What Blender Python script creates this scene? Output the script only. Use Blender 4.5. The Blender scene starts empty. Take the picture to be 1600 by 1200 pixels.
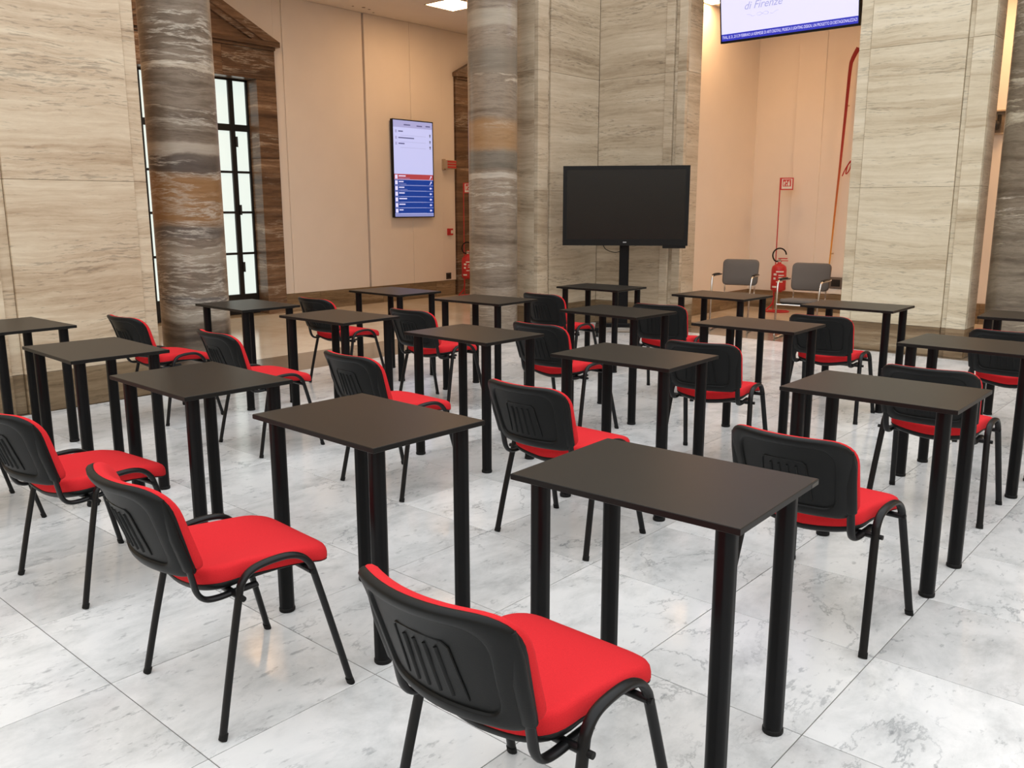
import bpy, bmesh, math, random
from mathutils import Vector, Matrix
random.seed(7)
PI = math.pi
R = math.radians
scene = bpy.context.scene
C = scene.collection

# ---------------------------------------------------------------- camera
cam_d = bpy.data.cameras.new('camera')
cam = bpy.data.objects.new('camera', cam_d)
C.objects.link(cam)
cam.location = (0, 0, 1.513)
cam.rotation_euler = (R(90 - 11.41), R(0.06), R(41.25))
cam_d.sensor_width = 36.0
cam_d.lens = 36.0 * 1362.7 / 1600.0
cam_d.clip_start = 0.05
cam_d.clip_end = 200
scene.camera = cam

# ---------------------------------------------------------------- daylight through the glass roof, exposure
world = bpy.data.worlds.new('overcast_sky')
scene.world = world
world.use_nodes = True
bg = world.node_tree.nodes['Background']
bg.inputs['Color'].default_value = (0.95, 0.98, 1.0, 1)
bg.inputs['Strength'].default_value = 1.0
scene.view_settings.view_transform = 'Standard'
scene.view_settings.look = 'None'
scene.view_settings.gamma = 1.0
scene.view_settings.use_curve_mapping = False
EXPOSURE = 0.95
scene.view_settings.exposure = EXPOSURE
EV = 2.0 ** -EXPOSURE          # screens and panes are given as they look at this exposure
LAMP_COL = (1.0, 0.60, 0.30)
LAMP_STRENGTH = 17.0

# ---------------------------------------------------------------- material helpers
def new_mat(name):
    m = bpy.data.materials.new(name)
    m.use_nodes = True
    nt = m.node_tree
    b = nt.nodes['Principled BSDF']
    return m, nt, b

def N(nt, typ, **kw):
    n = nt.nodes.new(typ)
    for k, v in kw.items():
        setattr(n, k, v)
    return n

def L(nt, a, b):
    nt.links.new(a, b)

def srgb(r, g, b):
    f = lambda c: ((c / 255 + 0.055) / 1.055) ** 2.4 if c / 255 > 0.04045 else c / 255 / 12.92
    return (f(r), f(g), f(b), 1)

def simple(name, col, rough=0.5, metal=0.0, spec=0.5, noise=0.0, nscale=60, bump=0.0, coat=0.0):
    """one colour with a little procedural variation in tone and relief"""
    m, nt, b = new_mat(name)
    b.inputs['Roughness'].default_value = rough
    b.inputs['Metallic'].default_value = metal
    b.inputs['Specular IOR Level'].default_value = spec
    b.inputs['Coat Weight'].default_value = coat
    tc = N(nt, 'ShaderNodeTexCoord')
    nz = N(nt, 'ShaderNodeTexNoise')
    nz.inputs['Scale'].default_value = nscale
    nz.inputs['Detail'].default_value = 4
    L(nt, tc.outputs['Object'], nz.inputs['Vector'])
    rp = N(nt, 'ShaderNodeValToRGB')
    rp.color_ramp.elements[0].position = 0.25
    rp.color_ramp.elements[1].position = 0.75
    c = col
    rp.color_ramp.elements[0].color = (c[0] * (1 - noise), c[1] * (1 - noise), c[2] * (1 - noise), 1)
    rp.color_ramp.elements[1].color = (min(1, c[0] * (1 + noise)), min(1, c[1] * (1 + noise)), min(1, c[2] * (1 + noise)), 1)
    L(nt, nz.outputs['Fac'], rp.inputs['Fac'])
    L(nt, rp.outputs['Color'], b.inputs['Base Color'])
    if bump:
        bp = N(nt, 'ShaderNodeBump')
        bp.inputs['Strength'].default_value = bump
        bp.inputs['Distance'].default_value = 0.002
        L(nt, nz.outputs['Fac'], bp.inputs['Height'])
        L(nt, bp.outputs['Normal'], b.inputs['Normal'])
    return m

def emit(name, col, strength):
    m, nt, b = new_mat(name)
    b.inputs['Base Color'].default_value = (col[0] * .3, col[1] * .3, col[2] * .3, 1)
    b.inputs['Roughness'].default_value = 0.4
    b.inputs['Emission Color'].default_value = (*col[:3], 1)
    b.inputs['Emission Strength'].default_value = strength
    return m

def math_n(nt, op, a, b=None, clamp=False):
    n = N(nt, 'ShaderNodeMath', operation=op)
    n.use_clamp = clamp
    for i, v in enumerate((a, b)):
        if v is None:
            continue
        if isinstance(v, (int, float)):
            n.inputs[i].default_value = v
        else:
            L(nt, v, n.inputs[i])
    return n.outputs[0]

def vmul(nt, v, xyz):
    n = N(nt, 'ShaderNodeVectorMath', operation='MULTIPLY')
    L(nt, v, n.inputs[0])
    n.inputs[1].default_value = xyz
    return n.outputs[0]

def vadd(nt, a, b):
    n = N(nt, 'ShaderNodeVectorMath', operation='ADD')
    L(nt, a, n.inputs[0])
    L(nt, b, n.inputs[1])
    return n.outputs[0]

def noise(nt, vec, scale=1.0, detail=6, rough=0.55, dist=0.0):
    n = N(nt, 'ShaderNodeTexNoise')
    n.inputs['Scale'].default_value = scale
    n.inputs['Detail'].default_value = detail
    n.inputs['Roughness'].default_value = rough
    n.inputs['Distortion'].default_value = dist
    L(nt, vec, n.inputs['Vector'])
    return n.outputs['Fac']

def ramp(nt, fac, stops):
    r = N(nt, 'ShaderNodeValToRGB')
    e = r.color_ramp.elements
    e[0].position, e[0].color = stops[0]
    e[1].position, e[1].color = stops[1]
    for p, c in stops[2:]:
        x = e.new(p)
        x.color = c
    L(nt, fac, r.inputs['Fac'])
    return r.outputs['Color']

def mixc(nt, fac, a, b, mode='MIX'):
    n = N(nt, 'ShaderNodeMix', data_type='RGBA', blend_type=mode)
    for sock, v in ((n.inputs[0], fac), (n.inputs[6], a), (n.inputs[7], b)):
        if isinstance(v, (int, float)):
            sock.default_value = v
        elif isinstance(v, tuple):
            sock.default_value = v
        else:
            L(nt, v, sock)
    return n.outputs[2]

def travertine(name, stops, zs=6.0, warp=0.35, rough=0.4, pit=0.55, contrast=1.0, per_object=True, bands=(), hor=0.55, seed=0.0, streak=0.0):
    """stone cut across its beds: wavy horizontal layers, fine lines and small voids"""
    m, nt, b = new_mat(name)
    geo = N(nt, 'ShaderNodeNewGeometry')
    pos = geo.outputs['Position']
    if per_object:
        oi = N(nt, 'ShaderNodeObjectInfo')
        cb = N(nt, 'ShaderNodeCombineXYZ')
        L(nt, math_n(nt, 'MULTIPLY', oi.outputs['Random'], 13.0), cb.inputs[0])
        L(nt, math_n(nt, 'MULTIPLY', oi.outputs['Random'], 7.0), cb.inputs[1])
        L(nt, math_n(nt, 'MULTIPLY', oi.outputs['Random'], 29.0), cb.inputs[2])
        pos2 = vadd(nt, pos, cb.outputs[0])
    else:
        cb = N(nt, 'ShaderNodeCombineXYZ')
        cb.inputs[2].default_value = seed
        pos2 = vadd(nt, pos, cb.outputs[0])
    w = noise(nt, vmul(nt, pos2, (0.5, 0.5, 0.9)), 1.0, 3, 0.5)
    w2 = noise(nt, vmul(nt, pos2, (3.2, 3.2, 7)), 1.0, 4, 0.6)
    wz = math_n(nt, 'ADD', math_n(nt, 'MULTIPLY', math_n(nt, 'SUBTRACT', w, 0.5), warp),
                math_n(nt, 'MULTIPLY', math_n(nt, 'SUBTRACT', w2, 0.5), warp * 0.22))
    cz = N(nt, 'ShaderNodeCombineXYZ')
    L(nt, wz, cz.inputs[2])
    p3 = vadd(nt, pos2, cz.outputs[0])
    n1 = noise(nt, vmul(nt, p3, (hor * 0.5, hor * 0.5, zs * 0.8)), 1.0, 4, 0.55)
    n2 = noise(nt, vmul(nt, p3, (hor * 1.6, hor * 1.6, zs * 5)), 1.0, 6, 0.68)
    n3 = noise(nt, vmul(nt, p3, (6, 6, 26)), 1.0, 6, 0.7)
    f = math_n(nt, 'ADD', math_n(nt, 'MULTIPLY', n1, 0.48), math_n(nt, 'ADD', math_n(nt, 'MULTIPLY', n2, 0.36), math_n(nt, 'MULTIPLY', n3, 0.16)))
    f = math_n(nt, 'ADD', math_n(nt, 'MULTIPLY', math_n(nt, 'SUBTRACT', f, 0.5), 2.9 * contrast), 0.5, clamp=True)
    col = ramp(nt, f, stops)
    sx = N(nt, 'ShaderNodeSeparateXYZ')
    L(nt, vadd(nt, pos, cz.outputs[0]), sx.inputs[0])
    for (z, half, c, amt) in bands:                      # tinted beds of the stone itself
        d = math_n(nt, 'ABSOLUTE', math_n(nt, 'SUBTRACT', sx.outputs[2], z))
        mr = N(nt, 'ShaderNodeMapRange', interpolation_type='SMOOTHSTEP')
        L(nt, d, mr.inputs['Value'])
        mr.inputs['From Min'].default_value = half * 0.7
        mr.inputs['From Max'].default_value = half * 1.25
        mr.inputs['To Min'].default_value = amt
        mr.inputs['To Max'].default_value = 0
        tint = mixc(nt, 0.72, col, c)
        col = mixc(nt, mr.outputs[0], col, tint)
    if streak:                                           # pale wavy crystal lines
        s1 = noise(nt, vmul(nt, p3, (0.9, 0.9, 9)), 1.0, 7, 0.66, 0.3)
        d = math_n(nt, 'ABSOLUTE', math_n(nt, 'SUBTRACT', s1, 0.5))
        ln = ramp(nt, d, [(0.0, (1, 1, 1, 1)), (0.012, (0.5, 0.5, 0.5, 1)), (0.035, (0, 0, 0, 1))])
        zn = noise(nt, vmul(nt, p3, (0.7, 0.7, 2.6)), 1.0, 2, 0.5)
        zr = ramp(nt, zn, [(0.48, (0, 0, 0, 1)), (0.62, (streak, streak, streak, 1))])
        col = mixc(nt, mixc(nt, 1.0, ln, zr, 'MULTIPLY'), col, srgb(214, 205, 190))
    pn = noise(nt, vmul(nt, p3, (8, 8, 80)), 1.0, 3, 0.6)
    area = noise(nt, vmul(nt, p3, (0.6, 0.6, 5)), 1.0, 2, 0.5)
    ps = math_n(nt, 'ADD', pn, math_n(nt, 'MULTIPLY', math_n(nt, 'SUBTRACT', area, 0.5), 0.5))
    pits = ramp(nt, ps, [(0.60, (1, 1, 1, 1)), (0.68, (pit, pit, pit, 1))])
    col = mixc(nt, 1.0, col, pits, 'MULTIPLY')
    L(nt, col, b.inputs['Base Color'])
    b.inputs['Roughness'].default_value = rough
    bp = N(nt, 'ShaderNodeBump')
    bp.inputs['Strength'].default_value = 0.25
    bp.inputs['Distance'].default_value = 0.004
    L(nt, pits, bp.inputs['Height'])
    L(nt, bp.outputs['Normal'], b.inputs['Normal'])
    return m

def marble(name):
    """white grey-veined floor marble; every tile has its own tone and veins"""
    m, nt, b = new_mat(name)
    geo = N(nt, 'ShaderNodeNewGeometry')
    oi = N(nt, 'ShaderNodeObjectInfo')
    cb = N(nt, 'ShaderNodeCombineXYZ')
    L(nt, math_n(nt, 'MULTIPLY', oi.outputs['Random'], 17.0), cb.inputs[0])
    L(nt, math_n(nt, 'MULTIPLY', oi.outputs['Random'], -23.0), cb.inputs[1])
    L(nt, math_n(nt, 'MULTIPLY', oi.outputs['Random'], 41.0), cb.inputs[2])
    p = vadd(nt, geo.outputs['Position'], cb.outputs[0])
    cloud = noise(nt, vmul(nt, p, (4.2, 2.6, 1)), 1.0, 9, 0.68, 0.25)
    c1 = ramp(nt, cloud, [(0.30, srgb(190, 191, 192)), (0.44, srgb(220, 221, 221)), (0.56, srgb(236, 236, 236)), (0.75, srgb(242, 242, 241))])
    v1 = noise(nt, vmul(nt, p, (3.4, 2.0, 1)), 1.0, 10, 0.62, 0.35)
    d1 = math_n(nt, 'ABSOLUTE', math_n(nt, 'SUBTRACT', v1, 0.5))
    veins = ramp(nt, d1, [(0.0, (0.58, 0.59, 0.60, 1)), (0.004, (0.72, 0.73, 0.74, 1)), (0.013, (1, 1, 1, 1))])
    zone = noise(nt, vmul(nt, p, (2.2, 2.2, 1)), 1.0, 2, 0.5)
    zf = ramp(nt, zone, [(0.46, (0, 0, 0, 1)), (0.6, (1, 1, 1, 1))])
    c2 = mixc(nt, zf, c1, mixc(nt, 1.0, c1, veins, 'MULTIPLY'))
    sp = noise(nt, vmul(nt, p, (40, 17, 1)), 1.0, 4, 0.6)
    sz = noise(nt, vmul(nt, p, (5, 4, 1)), 1.0, 2, 0.5)
    sps = math_n(nt, 'ADD', sp, math_n(nt, 'MULTIPLY', math_n(nt, 'SUBTRACT', sz, 0.5), 0.35))
    spots = ramp(nt, sps, [(0.62, (1, 1, 1, 1)), (0.72, (0.68, 0.69, 0.70, 1))])
    c3 = mixc(nt, 1.0, c2, spots, 'MULTIPLY')
    tone = N(nt, 'ShaderNodeMapRange')
    L(nt, oi.outputs['Random'], tone.inputs['Value'])
    tone.inputs['To Min'].default_value = 0.80
    tone.inputs['To Max'].default_value = 1.0
    tn = N(nt, 'ShaderNodeCombineColor')
    for i in range(3):
        L(nt, tone.outputs[0], tn.inputs[i])
    c4 = mixc(nt, 1.0, c3, tn.outputs[0], 'MULTIPLY')
    L(nt, c4, b.inputs['Base Color'])
    b.inputs['Roughness'].default_value = 0.16
    b.inputs['Specular IOR Level'].default_value = 0.5
    return m

M = {}
M['stone'] = travertine('travertine_light', [(0.0, srgb(140, 114, 88)), (0.22, srgb(174, 149, 121)), (0.45, srgb(202, 181, 154)), (0.65, srgb(217, 200, 174)), (0.92, srgb(230, 217, 195))], zs=5.5, warp=0.26, pit=0.68, contrast=0.82)
M['stone_grey'] = travertine('travertine_greyed', [(0.0, srgb(122, 106, 86)), (0.24, srgb(158, 140, 116)), (0.48, srgb(186, 169, 145)), (0.7, srgb(201, 186, 163)), (0.92, srgb(216, 203, 182))], zs=5.5, warp=0.24, pit=0.65, contrast=0.82)
M['plinth'] = travertine('travertine_plinth', [(0.0, srgb(84, 66, 46)), (0.35, srgb(120, 99, 73)), (0.55, srgb(138, 117, 90)), (0.75, srgb(152, 133, 106)), (0.95, srgb(180, 164, 138))], zs=7, warp=0.25, pit=0.7)
M['brown'] = travertine('travertine_brown', [(0.0, srgb(62, 46, 36)), (0.28, srgb(88, 67, 52)), (0.5, srgb(112, 87, 67)), (0.70, srgb(134, 107, 84)), (0.92, srgb(188, 166, 142))], zs=8, warp=0.16, rough=0.3, pit=0.8, streak=0.5)
dark_stops = [(0.0, srgb(70, 58, 48)), (0.22, srgb(98, 84, 71)), (0.42, srgb(122, 108, 94)), (0.56, srgb(140, 126, 111)), (0.68, srgb(116, 102, 89)), (0.80, srgb(176, 162, 144)), (0.92, srgb(206, 195, 178))]
M['column_a'] = travertine('banded_stone_a', dark_stops, zs=3.4, warp=0.30, rough=0.28, pit=0.85, contrast=1.25, per_object=False, streak=0.75, seed=3.1,
                           bands=[(1.56, 0.22, srgb(158, 112, 62), 1.0), (1.86, 0.07, srgb(84, 76, 72), 0.9), (1.98, 0.05, srgb(196, 184, 168), 0.8), (2.22, 0.12, srgb(92, 78, 66), 0.9),
                                  (3.55, 0.35, srgb(122, 112, 102), 0.7), (1.27, 0.05, srgb(86, 80, 78), 0.8), (1.08, 0.07, srgb(178, 164, 146), 0.7), (0.72, 0.03, srgb(92, 90, 92), 0.9), (0.60, 0.05, srgb(198, 188, 172), 0.6)])
M['column_b'] = travertine('banded_stone_b', [(p, (min(1, c[0] * 1.3), min(1, c[1] * 1.32), min(1, c[2] * 1.32), 1)) for p, c in dark_stops], zs=3.4, warp=0.22, rough=0.28, pit=0.85, contrast=1.1, per_object=False, streak=0.7, seed=11.7,
                           bands=[(2.33, 0.17, srgb(176, 134, 88), 0.95), (2.05, 0.10, srgb(112, 108, 98), 0.85), (1.88, 0.03, srgb(220, 212, 198), 0.8), (3.15, 0.15, srgb(132, 123, 110), 0.95),
                                  (3.62, 0.09, srgb(206, 196, 178), 0.7), (3.88, 0.07, srgb(112, 104, 94), 0.8)])
M['column_c'] = travertine('banded_stone_c', [(p, (c[0] * 0.98, c[1] * 1.02, c[2] * 0.98, 1)) for p, c in dark_stops], zs=3, warp=0.34, rough=0.28, pit=0.85, contrast=1.2, per_object=False, streak=1.0, seed=23.3)
M['stone_cool'] = travertine('travertine_pale', [(0.0, srgb(150, 132, 106)), (0.22, srgb(180, 163, 136)), (0.45, srgb(203, 190, 164)), (0.65, srgb(216, 205, 181)), (0.92, srgb(228, 219, 199))], zs=5.5, warp=0.22, pit=0.72, contrast=0.82)
M['marble'] = marble('floor_marble')
M['grout'] = simple('grout', srgb(104, 102, 99), 0.8, noise=0.1)
M['corridor'] = travertine('corridor_floor_stone', [(0.0, srgb(190, 174, 152)), (0.4, srgb(215, 201, 180)), (0.65, srgb(224, 212, 193)), (0.95, srgb(232, 222, 205))], zs=1.0, warp=0.5, rough=0.13, pit=0.95, hor=1.1)
M['band'] = travertine('threshold_stone', [(0.0, srgb(98, 86, 72)), (0.5, srgb(126, 112, 96)), (0.95, srgb(148, 134, 116))], zs=1.0, warp=0.4, rough=0.16, pit=0.9, hor=2.0)
M['plaster'] = simple('cream_plaster', (0.84, 0.76, 0.68), 0.75, noise=0.02, nscale=2.5)
M['ceiling'] = simple('ceiling_plaster', (0.80, 0.73, 0.66), 0.8, noise=0.02, nscale=3)
M['shadow_gap'] = simple('groove_plaster', (0.50, 0.43, 0.36), 0.85, noise=0.02, nscale=3)
M['core'] = simple('joint_mortar', srgb(120, 104, 84), 0.9, noise=0.05, nscale=8)
M['steel'] = simple('black_steel', srgb(24, 22, 20), 0.4, noise=0.1)
M['pane'] = emit('frosted_pane_glow', srgb(228, 238, 230)[:3], EV)  # daylight behind the glass is put in as the panes' own glow
M['lamp'] = emit('warm_lamp', LAMP_COL, LAMP_STRENGTH)
M['lamp_strong'] = emit('warm_lamp_strong', LAMP_COL, LAMP_STRENGTH * 1.5)
M['lamp_soft'] = emit('warm_lamp_soft', LAMP_COL, LAMP_STRENGTH * 0.8)
M['top'] = simple('dark_laminate', (0.010, 0.0086, 0.0068), 0.36, noise=0.12, nscale=9, spec=0.26)
M['edge'] = simple('black_edge', (0.006, 0.0055, 0.005), 0.45, spec=0.25, noise=0.05)
M['leg'] = simple('black_paint', (0.004, 0.004, 0.0045), 0.34, spec=0.18, noise=0.1)
M['cap'] = simple('black_rubber', (0.006, 0.006, 0.006), 0.6, spec=0.25, noise=0.1)
M['frame'] = simple('black_tube', (0.005, 0.005, 0.0055), 0.38, spec=0.3, noise=0.1)
M['plastic'] = simple('black_plastic', (0.0055, 0.006, 0.006), 0.45, spec=0.22, noise=0.06, nscale=300, bump=0.12)
M['red'] = simple('red_fabric', (0.64, 0.024, 0.030), 0.92, spec=0.15, noise=0.10, nscale=420, bump=0.25)
M['grey'] = simple('grey_fabric', srgb(112, 103, 96), 0.9, spec=0.2, noise=0.06, nscale=300, bump=0.2)
M['chrome'] = simple('chrome', (0.72, 0.70, 0.68), 0.14, metal=1.0, noise=0.02)
M['screen'] = simple('dark_glass', (0.006, 0.0055, 0.005), 0.25, spec=0.4, noise=0.02)
M['bezel'] = simple('bezel', (0.004, 0.004, 0.004), 0.4, spec=0.25, noise=0.05)
M['silver'] = simple('silver_mark', (0.45, 0.45, 0.45), 0.4, noise=0.02)
M['red_paint'] = simple('red_paint', (0.52, 0.022, 0.024), 0.35, noise=0.05)
M['sign_red'] = simple('sign_red', (0.55, 0.03, 0.03), 0.5, noise=0.03)
M['white'] = simple('white_print', (0.78, 0.76, 0.72), 0.6, noise=0.02)
M['socket'] = simple('socket_dark', srgb(60, 54, 50), 0.5, noise=0.05)
M['box'] = simple('beige_plastic', srgb(180, 160, 138), 0.6, noise=0.03)
M['chip'] = simple('worn_edge', srgb(70, 68, 64), 0.6, noise=0.2, nscale=200)
M['rope_red'] = simple('ribbon_red', (0.42, 0.012, 0.012), 0.6, noise=0.05)
SCR = EV
M['scr_white'] = emit('screen_white', srgb(216, 212, 246)[:3], SCR)
M['scr_pale'] = emit('screen_pale', srgb(188, 192, 236)[:3], SCR)
M['scr_red'] = emit('screen_red', srgb(166, 62, 68)[:3], SCR)
M['scr_blue'] = emit('screen_blue', srgb(10, 56, 140)[:3], SCR)
M['scr_blue2'] = emit('screen_ticker', srgb(40, 46, 170)[:3], SCR)
M['scr_grey'] = emit('screen_grey', srgb(130, 136, 190)[:3], SCR)
M['scr_ink'] = emit('screen_ink', srgb(84, 84, 128)[:3], SCR)
M['scr_soft'] = emit('screen_soft', srgb(160, 160, 205)[:3], SCR)

# ---------------------------------------------------------------- geometry helpers
def mesh_of(name, verts, faces, smooth=False):
    me = bpy.data.meshes.new(name)
    me.from_pydata([tuple(v) for v in verts], [], faces)
    me.validate()
    bm = bmesh.new()
    bm.from_mesh(me)
    bmesh.ops.recalc_face_normals(bm, faces=bm.faces)
    bm.to_mesh(me)
    bm.free()
    if smooth:
        for p in me.polygons:
            p.use_smooth = True
    return me

class G:
    def __init__(s):
        s.v, s.f = [], []
    def add(s, v, f):
        o = len(s.v)
        s.v += [tuple(p) for p in v]
        s.f += [tuple(i + o for i in q) for q in f]
        return s
    def box(s, x0, x1, y0, y1, z0, z1):
        v = [(x0, y0, z0), (x1, y0, z0), (x1, y1, z0), (x0, y1, z0), (x0, y0, z1), (x1, y0, z1), (x1, y1, z1), (x0, y1, z1)]
        return s.add(v, [(0, 3, 2, 1), (4, 5, 6, 7), (0, 1, 5, 4), (1, 2, 6, 5), (2, 3, 7, 6), (3, 0, 4, 7)])
    def bbox(s, x0, x1, y0, y1, z0, z1, b):
        """box with chamfered vertical and horizontal edges"""
        bm = bmesh.new()
        vs = [bm.verts.new(p) for p in [(x0, y0, z0), (x1, y0, z0), (x1, y1, z0), (x0, y1, z0), (x0, y0, z1), (x1, y0, z1), (x1, y1, z1), (x0, y1, z1)]]
        for q in [(0, 3, 2, 1), (4, 5, 6, 7), (0, 1, 5, 4), (1, 2, 6, 5), (2, 3, 7, 6), (3, 0, 4, 7)]:
            bm.faces.new([vs[i] for i in q])
        bmesh.ops.bevel(bm, geom=list(bm.edges), offset=b, segments=1, affect='EDGES')
        bm.verts.index_update()
        s.add([v.co[:] for v in bm.verts], [tuple(v.index for v in f.verts) for f in bm.faces])
        bm.free()
        return s
    def lathe(s, prof, cx=0, cy=0, n=24, cap=True):
        v, f = [], []
        for (r, z) in prof:
            for i in range(n):
                a = 2 * PI * i / n
                v.append((cx + r * math.cos(a), cy + r * math.sin(a), z))
        for k in range(len(prof) - 1):
            for i in range(n):
                j = (i + 1) % n
                f.append((k * n + i, k * n + j, (k + 1) * n + j, (k + 1) * n + i))
        if cap:
            f.append(tuple(range(n))[::-1])
            f.append(tuple((len(prof) - 1) * n + i for i in range(n)))
        return s.add(v, f)
    def tube(s, pts, a, b=None, side=None, n=10, cap=True, scale=None):
        """sweep an ellipse (a along the side vector, b across) along pts"""
        b = a if b is None else b
        P = [Vector(p) for p in pts]
        v, f = [], []
        prev = Vector(side) if side else None
        for k, p in enumerate(P):
            t = (P[min(k + 1, len(P) - 1)] - P[max(k - 1, 0)]).normalized()
            if prev is None:
                prev = t.orthogonal().normalized()
            sd = (prev - t * prev.dot(t)).normalized()
            if not side:
                prev = sd
            nm = t.cross(sd)
            sc = scale[k] if scale else 1
            for i in range(n):
                q = 2 * PI * i / n
                v.append(p + sd * (a * sc * math.cos(q)) + nm * (b * sc * math.sin(q)))
        for k in range(len(P) - 1):
            for i in range(n):
                j = (i + 1) % n
                f.append((k * n + i, k * n + j, (k + 1) * n + j, (k + 1) * n + i))
        if cap:
            f.append(tuple(range(n)))
            f.append(tuple((len(P) - 1) * n + i for i in range(n)))
        return s.add(v, f)
    def mesh(s, name, smooth=False):
        return mesh_of(name, s.v, s.f, smooth)

def spline(pts, n=6):
    P = [Vector(p) for p in pts]
    P = [P[0] * 2 - P[1]] + P + [P[-1] * 2 - P[-2]]
    out = []
    for i in range(1, len(P) - 2):
        for k in range(n):
            t = k / n
            a, b, c, d = P[i - 1], P[i], P[i + 1], P[i + 2]
            out.append(0.5 * ((2 * b) + (c - a) * t + (2 * a - 5 * b + 4 * c - d) * t * t + (3 * b - a - 3 * c + d) * t ** 3))
    out.append(P[-2])
    return out

def obj(name, me, mat=None, parent=None, loc=None, rz=None):
    o = bpy.data.objects.new(name, me)
    C.objects.link(o)
    if mat is not None and me is not None and not me.materials:
        me.materials.append(M[mat])
    if parent is not None:
        o.parent = parent
    if loc is not None:
        o.location = loc
    if rz is not None:
        o.rotation_euler = (0, 0, rz)
    return o

def smooth_by_angle(me, ang=40):
    bm = bmesh.new()
    bm.from_mesh(me)
    for f in bm.faces:
        f.smooth = True
    for e in bm.edges:
        if len(e.link_faces) == 2 and e.calc_face_angle(0) > R(ang):
            e.smooth = False
    bm.to_mesh(me)
    bm.free()
    return me

def tag(o, label=None, cat=None, group=None, kind=None):
    if label:
        o['label'] = label
    if cat:
        o['category'] = cat
    if group:
        o['group'] = group
    if kind:
        o['kind'] = kind
    return o

def thing(name, label, cat, loc=(0, 0, 0), rz=0, group=None, kind=None):
    return tag(obj(name, None, None, None, loc, rz), label, cat, group, kind)

def struct(name, g, mat, label=None, parent=None):
    o = obj(name, g.mesh(name), mat, parent)
    if parent is None:
        o['kind'] = 'structure'
        if label:
            o['label'] = label
    return o

def copy_tree(o, parent=None):
    c = o.copy()
    C.objects.link(c)
    c.parent = parent
    for ch in list(o.children):
        copy_tree(ch, c)
    return c

# ================================================================ the setting
T = 0.602                     # tile pitch
XW, YN = -6.92, 9.60          # hall faces of the colonnades
XT, YT = -0.88 - 10 * T, 1.084 + 14 * T
ZC = 4.42                     # corridor ceiling (west)
ZN = 4.20                     # corridor ceiling (north)
ZTOP = 6.6

# floor: bed of mortar carrying the marble tiles
floor = struct('floor', G().box(XT, 6.5, -6.5, YT, -0.08, -0.0025), 'grout', 'white veined marble tile floor of the hall')
tile_me = G().bbox(-T / 2 + 0.0016, T / 2 - 0.0016, -T / 2 + 0.0016, T / 2 - 0.0016, -0.03, 0.0, 0.0009).mesh('tile')
fw = Vector((-math.sin(R(41.25)), math.cos(R(41.25))))
rt = Vector((fw.y, -fw.x))
rest = G()
for i in range(-10, 13):
    for j in range(-12, 14):
        cx, cy = -0.88 + (i + 0.5) * T, 1.084 + (j + 0.5) * T
        d, s = fw.x * cx + fw.y * cy, rt.x * cx + rt.y * cy
        if d > 1.5 and abs(s) < 0.62 * d + 0.7:
            obj('tile', tile_me, 'marble', floor, (cx, cy, 0))
        else:
            rest.box(cx - T / 2 + .0012, cx + T / 2 - .0012, cy - T / 2 + .0012, cy + T / 2 - .0012, -0.03, 0.0)
tag(obj('tile_field', rest.mesh('tile_field'), 'marble', floor), kind='stuff')

# corridor floors and the threshold bands
struct('floor_corridor_west', G().box(-11.6, -7.74, -2, 14.6, -0.08, 0.0), 'corridor', 'polished beige stone floor of the corridor by the doors')
struct('floor_corridor_north', G().box(-6.25, 6.5, 10.40, 13.2, -0.08, 0.0), 'corridor', 'polished beige stone floor behind the grey chairs')
struct('floor_threshold_west', G().box(-7.74, XT, -2, YT, -0.08, 0.0), 'band', 'grey brown threshold band along the west colonnade')
struct('floor_threshold_north', G().box(-7.74, 6.5, YT, 10.40, -0.08, 0.0).box(-7.74, -6.25, 10.40, 14.6, -.08, 0), 'band', 'grey brown threshold band along the north colonnade')

# ---- stone clad pillars
ZJ = [0.30, 1.72, 3.12, 4.52, 5.6, ZTOP]
def slab(parent, kind, face, lat0, lat1, z0, z1, proud, mat, name):
    """one cladding slab. kind 'x': looks to +X at X=face; kind 'y': looks to -Y at Y=face"""
    gp = 0.0012
    if kind == 'x':
        g = G().bbox(face - 0.06, face + proud, lat0 + gp, lat1 - gp, z0 + gp, z1 - gp, 0.002)
    else:
        g = G().bbox(lat0 + gp, lat1 - gp, face - proud, face + 0.06, z0 + gp, z1 - gp, 0.002)
    return obj(name, g.mesh(name), mat, parent)

def clad(parent, kind, face, layout, mat):
    """layout: (lat0, lat1, proud, name)"""
    for lat0, lat1, proud, name in layout:
        slab(parent, kind, face, lat0, lat1, 0.001, ZJ[0], proud + (0.004 if name == 'slab' else 0.002), 'plinth', 'plinth_slab')
        for k in range(len(ZJ) - 1):
            slab(parent, kind, face, lat0, lat1, ZJ[k], ZJ[k + 1], proud, mat, name)

def pillar_core(name, label, g):
    o = obj(name, g.mesh(name), 'core')
    return tag(o, label, None, None, 'structure')

DEP = 0.36
p = pillar_core('pillar', 'tall beige travertine pillar beside the dark banded column and the frosted door', G().box(XW - DEP, XW - 0.03, 2.20, 3.455, 0, ZTOP))
clad(p, 'x', XW, [(2.19, 2.315, 0, 'border_slab'), (2.316, 2.40, -0.025, 'groove_slab'), (2.401, 3.355, 0.0, 'slab'), (3.356, 3.46, -0.012, 'border_slab')], 'stone')
slab(p, 'y', 3.46 - 0.061, XW - DEP, XW - 0.062, 0.001, ZTOP, 0, 'stone', 'side_slab')

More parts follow.
